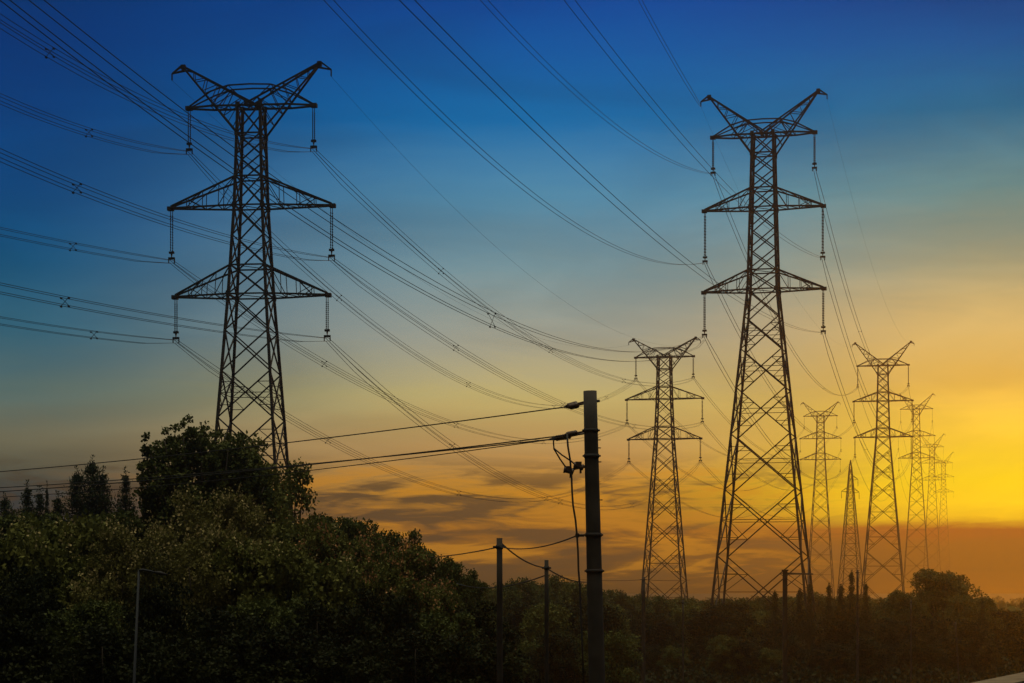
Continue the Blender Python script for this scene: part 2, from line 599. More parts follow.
    # insulator strings
    for key, za, Lh in (('top', zt, Lt), ('mid', zm, sp['hm']), ('low', zl, sp['hl'])):
        for s in (-1, 1):
            side = 'L' if s < 0 else 'R'
            ln = ins[key]
            x = s * (Lh - 0.02)
            if ln is None:
                continue
            mb = MB()
            strands = (-0.09, 0.09) if detail >= 2 else (0.0,)
            for o in strands:
                mb.bar((x + o * 0.5, o, za - 0.05), (x + o * 0.5, o, za - 0.45), 0.05 * thick)
                nd = 14 if detail >= 2 else 6
                pts, rr = [], []
                for k in range(nd):
                    z1 = za - 0.45 - (ln - 0.9) * k / nd; dz = (ln - 0.9) / nd
                    pts += [(x + o * 0.5, o, z1), (x + o * 0.5, o, z1 - dz * 0.55), (x + o * 0.5, o, z1 - dz * 0.6)]
                    rr += [0.025 * thick, 0.055 * thick, 0.025 * thick]
                mb.tube(pts, rr, 6)
                mb.bar((x + o * 0.5, o, za - ln + 0.45), (x, 0, za - ln + 0.12), 0.05 * thick)
            st = mb.build('insulator_string', M['insulator'], root)
            if detail >= 1:
                cl = MB()
                cl.box((x, 0, za - ln + 0.42), (0.34 * thick, 0.2, 0.14 * thick))
                cl.box((x, 0, za - ln + 0.03), (0.4 * thick, 0.3, 0.12 * thick))
                cl.bar((x, 0, za - ln + 0.48), (x, 0, za - ln), 0.06 * thick)
                cl.bar((x - 0.2, 0, za - ln + 0.1), (x - 0.2, 0, za - ln - 0.3), 0.07 * thick)
                cl.bar((x + 0.2, 0, za - ln + 0.1), (x + 0.2, 0, za - ln - 0.3), 0.07 * thick)
                cl.build('yoke_plate', STEEL, st)
            T.att[side + '_' + key] = mw @ Vector((x, 0, za - ln - 0.1))
    return T


AZ = math.atan2(41.0, 174.0)            # both lines run off to the right at about 13 degrees
SP_A1 = dict(top=107, mid=207, low=296, horn=64, w=(0.76, 0.95, 1.28, 3.15), ht=4.28, hm=5.5, hl=5.2, hh=4.76, hb=5.45,
             ins=dict(top=2.8, mid=3.4, low=2.8), k1=2, k2=2, ah=1.95)
T1 = lattice_tower('tall black pylon rising behind the big leafy tree, nearest on its line', 251.3, 134, rad(5.6), SP_A1, 2)
SP_B1 = dict(top=135, mid=208.5, low=290.5, horn=93, w=(1.02, 1.2, 1.42, 5.1), ht=5.0, hm=5.8, hl=5.85, hh=5.45, hb=6.2,
             ins=dict(top=3.5, mid=5.0, low=4.2), k1=3, k2=2, ah=1.9)
T2 = lattice_tower('largest dark pylon with wide splayed legs, standing whole against the glow', 763.5, 196, AZ, SP_B1, 2, thick=1.25)
SP_A3 = dict(top=357, mid=399, low=439, horn=338, w=(0.95, 1.1, 1.35, 3.6), ht=4.5, hm=5.9, hl=5.6, hh=4.95, hb=5.6,
             ins=dict(top=3.2, mid=3.6, low=3.4), k1=2, k2=2, ah=1.9)
T3 = lattice_tower('slim brown pylon between the concrete pole and the largest pylon', 664.5, 308, AZ, SP_A3, 2, thick=1.15)
SP_B6 = dict(top=365.5, mid=401, low=437, horn=342, w=(1.02, 1.2, 1.42, 5.0), ht=5.4, hm=6.2, hl=6.0, hh=6.0, hb=6.6,
             ins=dict(top=4.5, mid=4.5, low=4.2), k1=3, k2=2, ah=1.9)
T6 = lattice_tower('amber hazed pylon next down the line from the largest, right of the pointed tower', 883, 430, AZ, SP_B6, 2, thick=1.3)
SP_A4 = dict(top=416, mid=438.5, low=459.5, horn=402, w=(1.0, 1.1, 1.35, 4.2), ht=4.8, hm=6.0, hl=5.8, hh=5.2, hb=5.8,
             ins=dict(top=3.6, mid=3.8, low=3.6), k1=2, k2=2, ah=1.9)
T4 = lattice_tower('faded pylon just right of the largest, left of the pointed tower', 820.5, 590, AZ, SP_A4, 1, thick=1.05)
SP_B7 = dict(top=409, mid=436, low=458, horn=394, w=(1.02, 1.2, 1.42, 5.0), ht=5.4, hm=6.2, hl=6.0, hh=5.6, hb=6.3,
             ins=dict(top=4.5, mid=4.5, low=4.2), k1=3, k2=2, ah=1.9)
T7 = lattice_tower('pale gold pylon whose top shows at the shoulder of the amber one', 916.5, 690, AZ, SP_B7, 1, thick=1.05)
SP_B8 = dict(top=447, mid=463, low=480, horn=434, w=(1.1, 1.3, 1.5, 5.0), ht=5.4, hm=6.2, hl=6.0, hh=5.6, hb=6.3,
             ins=dict(top=4.5, mid=4.5, low=4.2), k1=3, k2=2, ah=1.9)
T8 = lattice_tower('ghostly pylon second from the end of the fading row, above the round tree', 932, 960, AZ, SP_B8, 0, thick=0.9)
SP_B9 = dict(top=463, mid=477, low=492, horn=452, w=(1.1, 1.3, 1.5, 5.0), ht=5.4, hm=6.2, hl=6.0, hh=5.6, hb=6.3,
             ins=dict(top=4.5, mid=4.5, low=4.2), k1=3, k2=2, ah=1.9)
T9 = lattice_tower('faintest and farthest pylon at the end of the fading row', 943.5, 1220, AZ, SP_B9, 0, thick=0.85)


def pointed_tower():
    D, px = 500, 850.5
    base = P(px, HY, D); base.z = 0
    root = empty('pointed_tower', base, -AZ + 0.3)
    tag(root, 'narrow pointed pylon with short stub arms between two faded broad-topped pylons', 'pylon')
    top = HC + (HY - 460) / F * D
    w0, w1 = 3.2, 0.3
    w = lambda z: w0 + (w1 - w0) * z / (top - 2)
    mb = MB()
    zs = [0]
    while zs[-1] < top - 3.2:
        zs.append(zs[-1] + max(1.6, 1.5 * w(zs[-1])))
    zs[-1] = top - 2
    cs = [(-1, -1), (1, -1), (1, 1), (-1, 1)]
    pt = lambda c, z: Vector((c[0] * w(z), c[1] * w(z), z))
    for a, b in zip(zs, zs[1:]):
        for k in range(4):
            c, d = cs[k], cs[(k + 1) % 4]
            mb.bar(pt(c, a), pt(c, b), 0.2)
            mb.bar(pt(c, a), pt(d, b), 0.11); mb.bar(pt(d, a), pt(c, b), 0.11); mb.bar(pt(c, b), pt(d, b), 0.09)
    for c in cs:
        mb.bar(pt(c, top - 2), (0, 0, top), 0.2)
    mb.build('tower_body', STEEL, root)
    for za, L_, ss in ((top - 5.0, 1.9, (1,)), (top - 8.0, 2.3, (-1,)), (top - 8.2, 2.2, (1,))):
        for s in ss:
            m = MB()
            for sy in (-1, 1):
                m.bar((s * w(za), sy * w(za), za), (s * L_, 0, za + 0.1), 0.1)
                m.bar((s * w(za), sy * w(za), za + 1.1), (s * L_, 0, za + 0.12), 0.1)
            m.build('cross_arm', STEEL, root)
            m = MB()
            m.tube([(s * L_, 0, za), (s * L_, 0, za - 1.6)], 0.06, 6)
            m.build('insulator_string', M['insulator'], root)


pointed_tower()

# ------------------------------------------------------------------ conductors
LINE = Vector((math.sin(AZ), math.cos(AZ), 0))
SIDE = Vector((math.cos(AZ), -math.sin(AZ), 0))


def bundle(label, group, curve, offs, r, spacers=(), cat='power line', name='conductor_bundle', wname='conductor', nseg=56):
    """curve(t) -> point for t in 0..1; offs: (sideways, up) of each wire of the bundle"""
    pts = [curve(k / nseg) for k in range(nseg + 1)]
    root = empty(name, pts[0])
    tag(root, label, cat, group)
    base = pts[0]
    for (ox, oz) in offs:
        mb = MB()
        q = []
        for k, p in enumerate(pts):
            e = min(1.0, min(k, nseg - k) / 2.0) * 0.5 + 0.5
            q.append(p - base + SIDE * ox * e + Vector((0, 0, oz * e)))
        mb.tube(q, r, 4, True, True)
        mb.build(wname, M['wire'], root)
    for t in spacers:
        p = curve(t) - base
        mb = MB()
        cs = [p + SIDE * ox + Vector((0, 0, oz)) for ox, oz in offs]
        for i in range(len(cs)):
            for j in range(i + 1, len(cs)):
                if len(cs) < 4 or (i, j) in ((0, 3), (1, 2)):
                    mb.bar(cs[i], cs[j], 0.026)
            mb.box(cs[i] + Vector((0, 0, -0.04)), (0.055, 0.16, 0.08), -AZ)
        mb.build('spacer', STEEL, root)
    return root


def fit_back(att, pix, L_, cdef=8e-4):
    """curve running back towards the camera from a clamp, sag surveyed from sightings (pixel columns and rows)"""
    X0, Y0, Z0 = att
    ux, uy = -LINE.x, -LINE.y
    S, Zs = [], []
    for (px, py) in pix:
        k = (px - CX) / F
        s = (k * Y0 - X0) / (ux - k * uy)
        S.append(s); Zs.append(HC + (HY - py) / F * (Y0 + uy * s) - Z0)
    S = np.array(S); Zs = np.array(Zs)
    if len(S) >= 2:
        A = np.stack([S, S * S], 1)
        (b, c), *_ = np.linalg.lstsq(A, Zs, rcond=None)
        if c < 1e-4 or c > 5e-3:
            c = cdef; b = float(np.sum((Zs - c * S * S) * S) / np.sum(S * S))
    else:
        c = cdef; b = (Zs[0] - c * S[0] ** 2) / S[0]
    return lambda t: Vector((X0 + ux * L_ * t, Y0 + uy * L_ * t, Z0 + b * L_ * t + c * (L_ * t) ** 2))


def back_t(att, px, L_):
    k = (px - CX) / F
    return (k * att[1] - att[0]) / (-LINE.x + k * LINE.y) / L_


def span(a, b, sag):
    a, b = Vector(a), Vector(b)
    return lambda t: a.lerp(b, t) - Vector((0, 0, 4 * sag * t * (1 - t)))


QUAD = [(-0.2, 0.0), (0.2, 0.0), (-0.2, -0.4), (0.2, -0.4)]
WIDE = [(-0.22, 0.0), (0.22, 0.0), (-0.1, -0.75), (0.18, -0.75)]
TWIN = [(-0.2, 0.0), (0.2, 0.0)]
ONE = [(0.0, 0.0)]
LVL = {'top': 'topmost', 'mid': 'middle', 'low': 'lowest'}

back_A = {'L_top': [(0, 95), (89, 129)], 'L_mid': [(0, 228), (73, 243)], 'L_low': [(0, 318), (94, 330)],
          'R_top': [(50, 48), (165, 108)], 'R_mid': [(0, 152), (77, 181), (200, 229)], 'R_low': [(0, 284), (65, 297), (220, 325)]}
sp_A = {'L_top': 89, 'L_mid': 73, 'L_low': 94, 'R_top': 50, 'R_mid': 77, 'R_low': 65}   # image columns of the spacers seen there
sidew = {'L': 'far side', 'R': 'near side'}
for key, pix in back_A.items():
    s, l = key.split('_')
    bundle('wires from the left edge to the leafy tree pylon\'s %s arm, %s tip' % (LVL[l], 'left' if s == 'L' else 'right'),
           'wire bundles of the left line', fit_back(T1.att[key], pix, 150), QUAD, 0.016, (back_t(T1.att[key], sp_A[key], 150),))

back_B = {'L_top': [(485, 0), (549.5, 70), (607, 119), (648, 148)], 'L_mid': [(330, 0), (402, 74), (484, 160), (566, 221), (623, 246)],
          'L_low': [(20, 0), (125, 65), (333, 206), (483, 317), (540, 334), (600, 348)],
          'R_mid': [(572, 0), (607, 53), (648, 98), (701, 160)], 'R_low': [(415, 0), (476, 70), (566, 164), (627, 217), (689, 258)]}
for key, pix in back_B.items():
    s, l = key.split('_')
    bundle('twin wires sweeping down from overhead to the %s arm, %s tip, of the largest pylon' % (LVL[l], 'left' if s == 'L' else 'right'),
           'wire bundles of the right line', fit_back(T2.att[key], pix, 205), WIDE if key == 'L_low' else TWIN, 0.015 if s == 'L' else 0.0125, (0.43,) if key == 'L_low' else (), nseg=80)
bundle('twin earth wires dropping steeply to the left horn of the largest pylon', 'wire bundles of the right line',
       fit_back(T2.horn['L'], [(637, 0), (676, 53)], 205, 6e-4), [(-0.15, 0), (0.15, 0.0)], 0.021, (), name='earth_wire', wname='strand')

# forward spans
sagA = {'R_top': 6.0, 'R_mid': 4.5, 'R_low': 9.0, 'L_top': 9.5, 'L_mid': 6.5, 'L_low': 8.0}
for key in T1.att:
    s, l = key.split('_')
    bundle('wires between %s arms, %s tips, of the leafy tree pylon and slim brown pylon' % (LVL[l], 'left' if s == 'L' else 'right'),
           'wire bundles of the left line', span(T1.att[key], T3.att[key], sagA[key]), QUAD, 0.016, (0.18, 0.42, 0.66, 0.86))
for s in 'LR':
    bundle('thin earth wire between %s horns of the leafy tree pylon and slim brown pylon' % ('left' if s == 'L' else 'right'),
           'wire bundles of the left line', span(T1.horn[s], T3.horn[s], 6.0), ONE, 0.008, (), name='earth_wire', wname='strand')
for key in T2.att:
    s, l = key.split('_')
    bundle('twin wires sagging from the largest pylon\'s %s arm, %s tip, to the amber hazed pylon' % (LVL[l], 'left' if s == 'L' else 'right'),
           'wire bundles of the right line', span(T2.att[key], T6.att[key], 9.0), TWIN, 0.026, (0.3, 0.6))
for s in 'LR':
    bundle('thin earth wire from the largest pylon\'s %s horn to the amber hazed pylon' % ('left' if s == 'L' else 'right'),
           'wire bundles of the right line', span(T2.horn[s], T6.horn[s], 6.0), ONE, 0.008, (), name='earth_wire', wname='strand')
for key in T3.att:
    s, l = key.split('_')
    bundle('faint wires sagging from the slim brown pylon\'s %s arm, %s tip, behind the largest pylon' % (LVL[l], 'left' if s == 'L' else 'right'),
           'wire bundles of the left line', span(T3.att[key], T4.att[key], 11.0), TWIN, 0.026, ())
for Ta, Tb, n1 in ((T6, T7, 'amber hazed pylon to the pale gold one'), (T7, T8, 'pale gold pylon to the ghostly one')):
    for key in Ta.att:
        s, l = key.split('_')
        bundle('faded wire from the %s, %s arm, %s tip' % (n1, LVL[l], 'left' if s == 'L' else 'right'),
               'wire bundles of the right line', span(Ta.att[key], Tb.att[key], 10.0), ONE, 0.035, (), nseg=24)

# ------------------------------------------------------------------ the concrete pole and the low voltage poles


def utility_pole():
    D = 29.0
    top = P(590, 391, D); bot = P(597, 683, D)
    d = (bot - top).normalized()
    foot = top + d * (top.z / -d.z)
    root = empty('utility_pole', foot)
    tag(root, 'thick concrete utility pole with switchgear and banded collars, nearest pole', 'pole')
    L = lambda p: p - foot
    mb = MB()
    n = 14
    pts = [L(foot.lerp(top, k / n)) for k in range(n + 1)]
    r0, r1 = 0.15, 0.098
    mb.tube(pts, [r0 + (r1 - r0) * k / n for k in range(n + 1)], 20)
    mb.build('shaft', M['concrete'], root)
    axis = lambda y: top + (bot - top) * ((y - 391) / (683 - 391))
    rr = lambda y: 0.098 + (0.127 - 0.098) * (y - 391) / 292
    for y, h in ((430.5, 0.05), (456, 0.055), (535, 0.06), (571, 0.05)):
        c = L(axis(y)); m = MB()
        m.tube([c + Vector((0, 0, -h / 2)), c + Vector((0, 0, h / 2))], rr(y) + 0.008, 20)
        m.tube([c + Vector((-rr(y) - 0.028, -0.02, 0)), c + Vector((rr(y) + 0.028, -0.02, 0))], 0.014, 6)
        m.build('pole_band', STEEL, root)
    # strain insulators pointing to the left line
    v = (P(0, 467, 43.0) - axis(402)); v.z = 0; v.normalize()

    def strain(y, dy, ox, length, name='strain_insulator'):
        a = axis(y) + v * rr(y) + Vector((0, ox, 0))
        m = MB()
        e = a + v * length + Vector((0, 0, -dy))
        m.tube([L(a), L(a.lerp(e, 0.45))], 0.014, 6)
        p, r = [], []
        for k in range(7):
            t = 0.42 + 0.4 * k / 7
            p += [L(a.lerp(e, t)), L(a.lerp(e, t + 0.03)), L(a.lerp(e, t + 0.04))]
            r += [0.02, 0.045, 0.02]
        m.tube(p, r, 10)
        m.tube([L(a.lerp(e, 0.8)), L(e)], [0.034, 0.012], 8)
        m.build(name, M['insulator'], root)
        return e
    e1 = strain(401, 0.05, 0.0, 0.46)
    e1b = strain(403, 0.035, -0.03, 0.40)
    e2 = strain(431, 0.035, -0.06, 0.50)
    e3 = strain(432.5, 0.045, 0.05, 0.80)
    # fuse cut-outs on a bracket, with jumpers
    m = MB()
    b0 = L(axis(467)) + Vector((-0.1, -0.02, 0)); b1 = L(P(566, 470.5, D))
    m.tube([b0, b1], 0.016, 6)
    m.build('bracket', STEEL, root)
    for x, y in ((568.5, 471), (578.5, 466.5)):
        c = L(P(x, y, D - 0.06)); m = MB()
        m.tube([c + Vector((-0.07, 0, 0.02)), c + Vector((-0.045, 0, 0.015)), c + Vector((-0.04, 0, 0.01)), c + Vector((0.04, 0, -0.01)), c + Vector((0.05, 0, -0.01)), c + Vector((0.075, 0, -0.02))],
               [0.045, 0.05, 0.036, 0.036, 0.048, 0.04], 10)
        m.box(c + Vector((0.0, 0, 0.045)), (0.09, 0.07, 0.05))
        m.box(c + Vector((0.03, 0.0, -0.06)), (0.03, 0.03, 0.08))
        m.build('fuse_cutout', M['insulator'], root)
    m = MB()
    cab = lambda pp, r: m.tube([L(P(x, y, dd)) for x, y, dd in pp], r, 6)
    cab([(554, 436, D - .15), (553.5, 443, D - .12), (554, 449, D - .1), (560, 459, D - .08), (567, 469, D - .06)], 0.011)
    cab([(553.5, 448, D - .1), (562, 455, D - .08), (571, 461, D - .06), (577, 466, D - .06)], 0.011)
    cab([(567, 434, D - .1), (568, 447, D - .1), (570, 459, D - .1), (571.5, 475, D - .1), (572, 490, D - .1), (573, 505, D - .1), (575.5, 520, D - .1), (577, 536, D - .1),
         (578, 552, D - .1), (578.5, 570, D - .1), (580, 588, D - .1), (580.5, 604, D - .1), (582, 640, D - .1), (584, 690, D - .12)], 0.014)
    m.build('jumper_cable', M['rubber'], root)
    m = MB()
    c = L(P(580, 535.5, D - .05)); m.tube([c + Vector((-0.07, 0, 0)), c + Vector((0.06, 0, 0.0))], 0.02, 8); m.box(c + Vector((-0.04, 0, 0)), (0.05, 0.06, 0.06))
    m.build('cable_clamp', STEEL, root)
    for y in (440, 448, 462, 500):
        m = MB()
        c = L(axis(y)); m.tube([c + Vector((rr(y) - .01, -0.02, 0)), c + Vector((rr(y) + 0.035, -0.02, 0))], 0.008, 6)
        m.build('bolt', STEEL, root)
    m = MB()
    c = L(axis(401)); m.tube([c + Vector((rr(401) - .02, -0.0, 0)), c + Vector((rr(401) + 0.04, 0, 0))], 0.018, 6)
    m.build('bolt', STEEL, root)
    return e1, e1b, e2, e3, P(577, 535.5, D - .05)


e1, e1b, e2, e3, clamp = utility_pole()


def lv_wire(label, a, b, sag, r, ext=0.35):
    """one low wire; b is sighted at the left edge and the wire runs on past it"""
    b2 = a + (b - a) * (1 + ext)
    o = bundle(label, 'low cables strung from the concrete pole', span(a, b2, sag), ONE, r, (), cat='cable', name='overhead_cable', wname='strand', nseg=36)
    return o


lv_wire('highest thin cable running left from the top of the concrete pole', e1, P(0, 467, 43), 0.13, 0.011)
lv_wire('upper of three close cables running left from the concrete pole\'s second collar', e3, P(0, 483.5, 43.5), 0.12, 0.011)
lv_wire('middle of three close cables running left from the concrete pole\'s second collar', e2, P(0, 487, 42.5), 0.13, 0.012)
lv_wire('lowest of three close cables running left from the concrete pole\'s second collar', e2 + Vector((-0.1, 0.1, -0.04)), P(0, 490, 43), 0.20, 0.009)


def simple_pole(label, px, ytop, D, r, mat, lean=0.0, name='service_pole', cap=True, cross=0.0, group=None):
    t = P(px, ytop, D)
    foot = Vector((t.x + lean, t.y, 0))
    root = empty(name, foot)
    tag(root, label, 'pole', group)
    m = MB()
    n = 8
    m.tube([(-lean * k / n, 0, t.z * k / n) for k in range(n + 1)], [r * (1.2 - 0.2 * k / n) for k in range(n + 1)], 12)
    m.build('shaft', mat, root)
    if cap:
        m = MB()
        m.tube([(-lean, 0, t.z - 0.2), (-lean, 0, t.z - 0.12)], r * 1.25, 12)
        m.tube([(-lean - r * 2.2, 0, t.z - 0.16), (-lean + r * 2.2, 0, t.z - 0.16)], 0.018, 6)
        m.build('pole_band', STEEL, root)
    if cross:
        for dz in (-0.1, -0.8):
            m = MB()
            m.box((-lean, -r - 0.04, t.z + dz), (cross, 0.06, 0.07))
            m.build('cross_arm', mat, root)
    return t


p2 = simple_pole('dark wooden pole standing alone against the orange streaks left of the concrete pole', 499.5, 538, 36, 0.054, M['wood'], 0.02)
p3 = simple_pole('short slender pole between the dark wooden pole and the concrete pole', 546.5, 560, 40, 0.042, M['wood'], 0.02)


def plain_wire(label, a, b, sag, r=0.014, group='thin cables between the small poles'):
    return bundle(label, group, span(a, b, sag), ONE, r, (), cat='cable', name='overhead_cable', wname='strand', nseg=24)


plain_wire('thin cable from the dark wooden pole rising slightly to the concrete pole\'s clamp', p2 + Vector((0, 0, -0.16)), clamp, 0.10, 0.011)
plain_wire('thin cable leaving the dark wooden pole left towards the flowering slope', p2 + Vector((0, 0, -0.16)), P(395, 554, 75), 0.15)
plain_wire('cable dropping from the dark wooden pole to the short slender pole', p2 + Vector((0, 0, -0.06)), p3 + Vector((0, 0, -0.16)), 0.1)
plain_wire('cable sagging from the short slender pole right towards the concrete pole', p3 + Vector((0, 0, -0.16)), P(596, 581, 44), 0.12)
plain_wire('faint cable reaching the short slender pole from the left', P(455, 583, 60), p3 + Vector((0, 0, -0.3)), 0.2)

# thin poles standing in the dark belt
q1 = simple_pole('thin pole in front of the slim brown pylon\'s left legs', 643.5, 577, 120, 0.10, M['concrete'], 0.0)
q2 = simple_pole('thin pale pole under the slim brown pylon\'s right legs', 683, 600, 110, 0.05, M['concrete'])
q3 = simple_pole('thin pole among the hazy spires under the faded pylons', 857.5, 570, 130, 0.075, M['concrete'])
q4 = simple_pole('short thin pole left of the round hazy tree', 911, 600, 125, 0.045, M['concrete'])
q5 = simple_pole('thin leaning pole in front of the round hazy tree', 955.5, 622, 120, 0.045, M['concrete'], 0.3)
plain_wire('low cable meeting the thin pole by the slim brown pylon from the left', P(560, 577, 150), q1 + Vector((0, 0, -0.16)), 0.15, 0.016)
plain_wire('low cable running right between the slim brown pylon\'s legs', q1 + Vector((0, 0, -0.16)), P(690, 580, 125), 0.05, 0.016)


def gate_post():
    D = 120
    t = P(785, 571, D)
    root = empty('gantry_post', (t.x, t.y, 0))
    tag(root, 'square dark post with a bar reaching right inside the largest pylon\'s legs', 'post')
    m = MB(); m.box((0, 0, t.z / 2), (0.26, 0.26, t.z)); m.box((0, 0, t.z + 0.04), (0.36, 0.36, 0.08)); m.build('post', M['wood'], root)
    m = MB(); m.tube([(0.13, 0, t.z - 0.12), (1.7, 0, t.z - 0.18)], 0.035, 6); m.tube([(0.13, 0, t.z - 0.9), (1.0, 0, t.z - 0.16)], 0.025, 6); m.build('bar', STEEL, root)


gate_post()


def bent_lamp():
    D = 30
    t = P(139, 570.5, D); b = P(134, 683, D)
    d = (b - t).normalized(); foot = t + d * (t.z / -d.z)
    root = empty('lamp_post', foot)
    tag(root, 'slim grey lamp post with a short bent arm in front of dark foliage', 'lamp post')
    L = lambda p: p - foot
    m = MB(); m.tube([L(foot), L(foot.lerp(t, 0.5)), L(t)], [0.036, 0.026, 0.018], 10); m.build('shaft', M['paint'], root)
    e = P(157, 573, D)
    m = MB(); m.tube([L(t), L(P(143, 569.8, D)), L(P(150, 571, D)), L(e)], [0.02, 0.018, 0.016, 0.014], 8); m.build('arm', M['paint'], root)
    m = MB(); m.tube([L(e) + Vector((-0.03, 0, 0.012)), L(e) + Vector((0.04, 0, 0.0)), L(e) + Vector((0.16, 0, -0.025))], [0.02, 0.032, 0.012], 8); m.build('lamp_head', M['steel'], root)


bent_lamp()

# ------------------------------------------------------------------ trees
rng = np.random.default_rng(11)


def leaf_mesh(name, pts, size, mat, up=0.1, aspect=0.75):
    """one small folded blade per point"""
    n = len(pts)
    d = rng.normal(size=(n, 3)); d[:, 2] += up
    d /= np.linalg.norm(d, axis=1, keepdims=True)
    r = rng.normal(size=(n, 3))
    s = np.cross(d, r); s /= np.linalg.norm(s, axis=1, keepdims=True) + 1e-9
    k = np.cross(d, s)
    sz = (size * rng.uniform(0.65, 1.3, size=n))[:, None]
    a = pts
    b = pts + d * sz * 0.5 + s * sz * aspect * 0.5 + k * sz * 0.08
    c = pts + d * sz
    e = pts + d * sz * 0.5 - s * sz * aspect * 0.5 + k * sz * 0.08
    v = np.empty((n, 4, 3), np.float32)
    v[:, 0], v[:, 1], v[:, 2], v[:, 3] = a, b, c, e
    me = bpy.data.meshes.new(name)
    me.vertices.add(n * 4); me.vertices.foreach_set('co', v.ravel())
    me.loops.add(n * 4); me.loops.foreach_set('vertex_index', np.arange(n * 4, dtype=np.int32))
    me.polygons.add(n); me.polygons.foreach_set('loop_start', np.arange(0, n * 4, 4, dtype=np.int32))
    me.polygons.foreach_set('loop_total', np.full(n, 4, np.int32))
    me.update(calc_edges=True)
    me.materials.append(mat)
    return me


def clump_pts(lobes, n_clumps, per, rc, squash=(1, 1, 1), inner=0.25, upper=-0.5):
    """leaf positions gathered into clumps on the surface of several lobes"""
    out, tips = [], []
    vol = np.array([l[1][0] * l[1][2] for l in lobes]); vol = vol / vol.sum()
    for (c, R), frac in zip(lobes, vol):
        m = max(4, int(n_clumps * frac))
        u = rng.normal(size=(m, 3)); u /= np.linalg.norm(u, axis=1, keepdims=True)
        u[:, 2] = np.where(u[:, 2] < upper, -u[:, 2], u[:, 2])
        rr = np.where(rng.uniform(size=m) < inner, rng.uniform(0.3, 0.8, size=m), rng.uniform(0.82, 1.08, size=m))
        cc = np.array(c) + u * rr[:, None] * np.array(R)
        for q, uu, r_ in zip(cc, u, rr):
            k = int(per * rng.uniform(0.6, 1.4))
            g = rng.normal(size=(k, 3)); g /= np.linalg.norm(g, axis=1, keepdims=True)
            g *= (rng.uniform(0.25, 1.0, size=(k, 1)) ** 0.5) * rc * np.array(squash) * rng.uniform(0.65, 1.3)
            out.append(q + g)
            if r_ > 0.8 and uu[2] > 0.15:
                tips.append(q + uu * rc * 0.5 + np.array((0, 0, rc * 0.45 * squash[2])))
    return np.concatenate(out), np.array(tips)


def limb_mesh(name, H, r, targets, zfork):
    mb = MB()
    n = 7
    top = Vector((0.05, 0.03, H * 0.72))
    mb.tube([Vector((math.sin(k * 1.3) * 0.05, math.cos(k * 1.1) * 0.05, 0)) + Vector((0, 0, H * 0.72 * k / n)) for k in range(n + 1)],
            [r * (1 - 0.75 * k / n) for k in range(n + 1)], 10)
    for t in targets:
        t = Vector(t)
        z0 = min(t.z * 0.75, zfork * (0.7 + 0.5 * random.random()))
        s = Vector((0, 0, z0))
        m = s.lerp(t, 0.5) + Vector((0, 0, 0.25))
        mb.tube([s, m, t], [r * 0.45, r * 0.28, r * 0.08], 7)
    return mb.mesh(name)


random.seed(5)


class Kind:
    def __init__(self, trunk, crown, H, R, blossom=None, part='blossom'):
        self.trunk, self.crown, self.H, self.R, self.blossom, self.part = trunk, crown, H, R, blossom, part


def make_round(H, R, n_lobes, mat, n_clumps, per, leaf, rc, seed, blossom=None, bmat=None, part='blossom', zlow=0.25, squash=(1, 1, 1)):
    global rng
    rng = np.random.default_rng(seed); random.seed(seed)
    lobes = [((0, 0, H * 0.48), (R * 0.62, R * 0.62, H * 0.34)), ((0, 0, H - R * 0.95), (R * 0.55, R * 0.55, R * 0.6))]
    for k in range(n_lobes):
        a = 2 * math.pi * (k + random.random() * 0.7) / n_lobes
        q = random.uniform(0.52, 0.78) * R
        z = H * zlow + (H * (1 - zlow) - R * 0.55) * ((k * 0.618) % 1.0)
        rr = random.uniform(0.24, 0.42) * R
        if z > H - R:
            q *= 0.75
        lobes.append(((math.cos(a) * q, math.sin(a) * q, z), (rr, rr, rr * random.uniform(0.8, 1.1))))
    for k in range(5):
        a = random.uniform(0, 6.28); q = random.uniform(0.1, 0.55) * R; rr = random.uniform(0.22, 0.34) * R
        lobes.append(((math.cos(a) * q, math.sin(a) * q, H - rr - random.uniform(0.0, 0.16) * R), (rr, rr, rr)))
    pts, tips = clump_pts(lobes, n_clumps, per, rc, squash)
    crown = leaf_mesh('crown', pts, leaf, mat)
    trunk = limb_mesh('trunk', H, 0.05 * R + 0.05, [l[0] for l in lobes[2:]], H * 0.35)
    trunk.materials.append(M['bark'])
    bm = None
    if blossom:
        sel = tips[rng.uniform(size=len(tips)) < blossom]
        k = 12
        bp = np.repeat(sel, k, 0) + rng.normal(size=(len(sel) * k, 3)) * np.array((0.09, 0.09, 0.09))
        bm = leaf_mesh('blossom', bp, 0.07, bmat, up=0.8, aspect=0.8)
    return Kind(trunk, crown, H, R, bm, part)


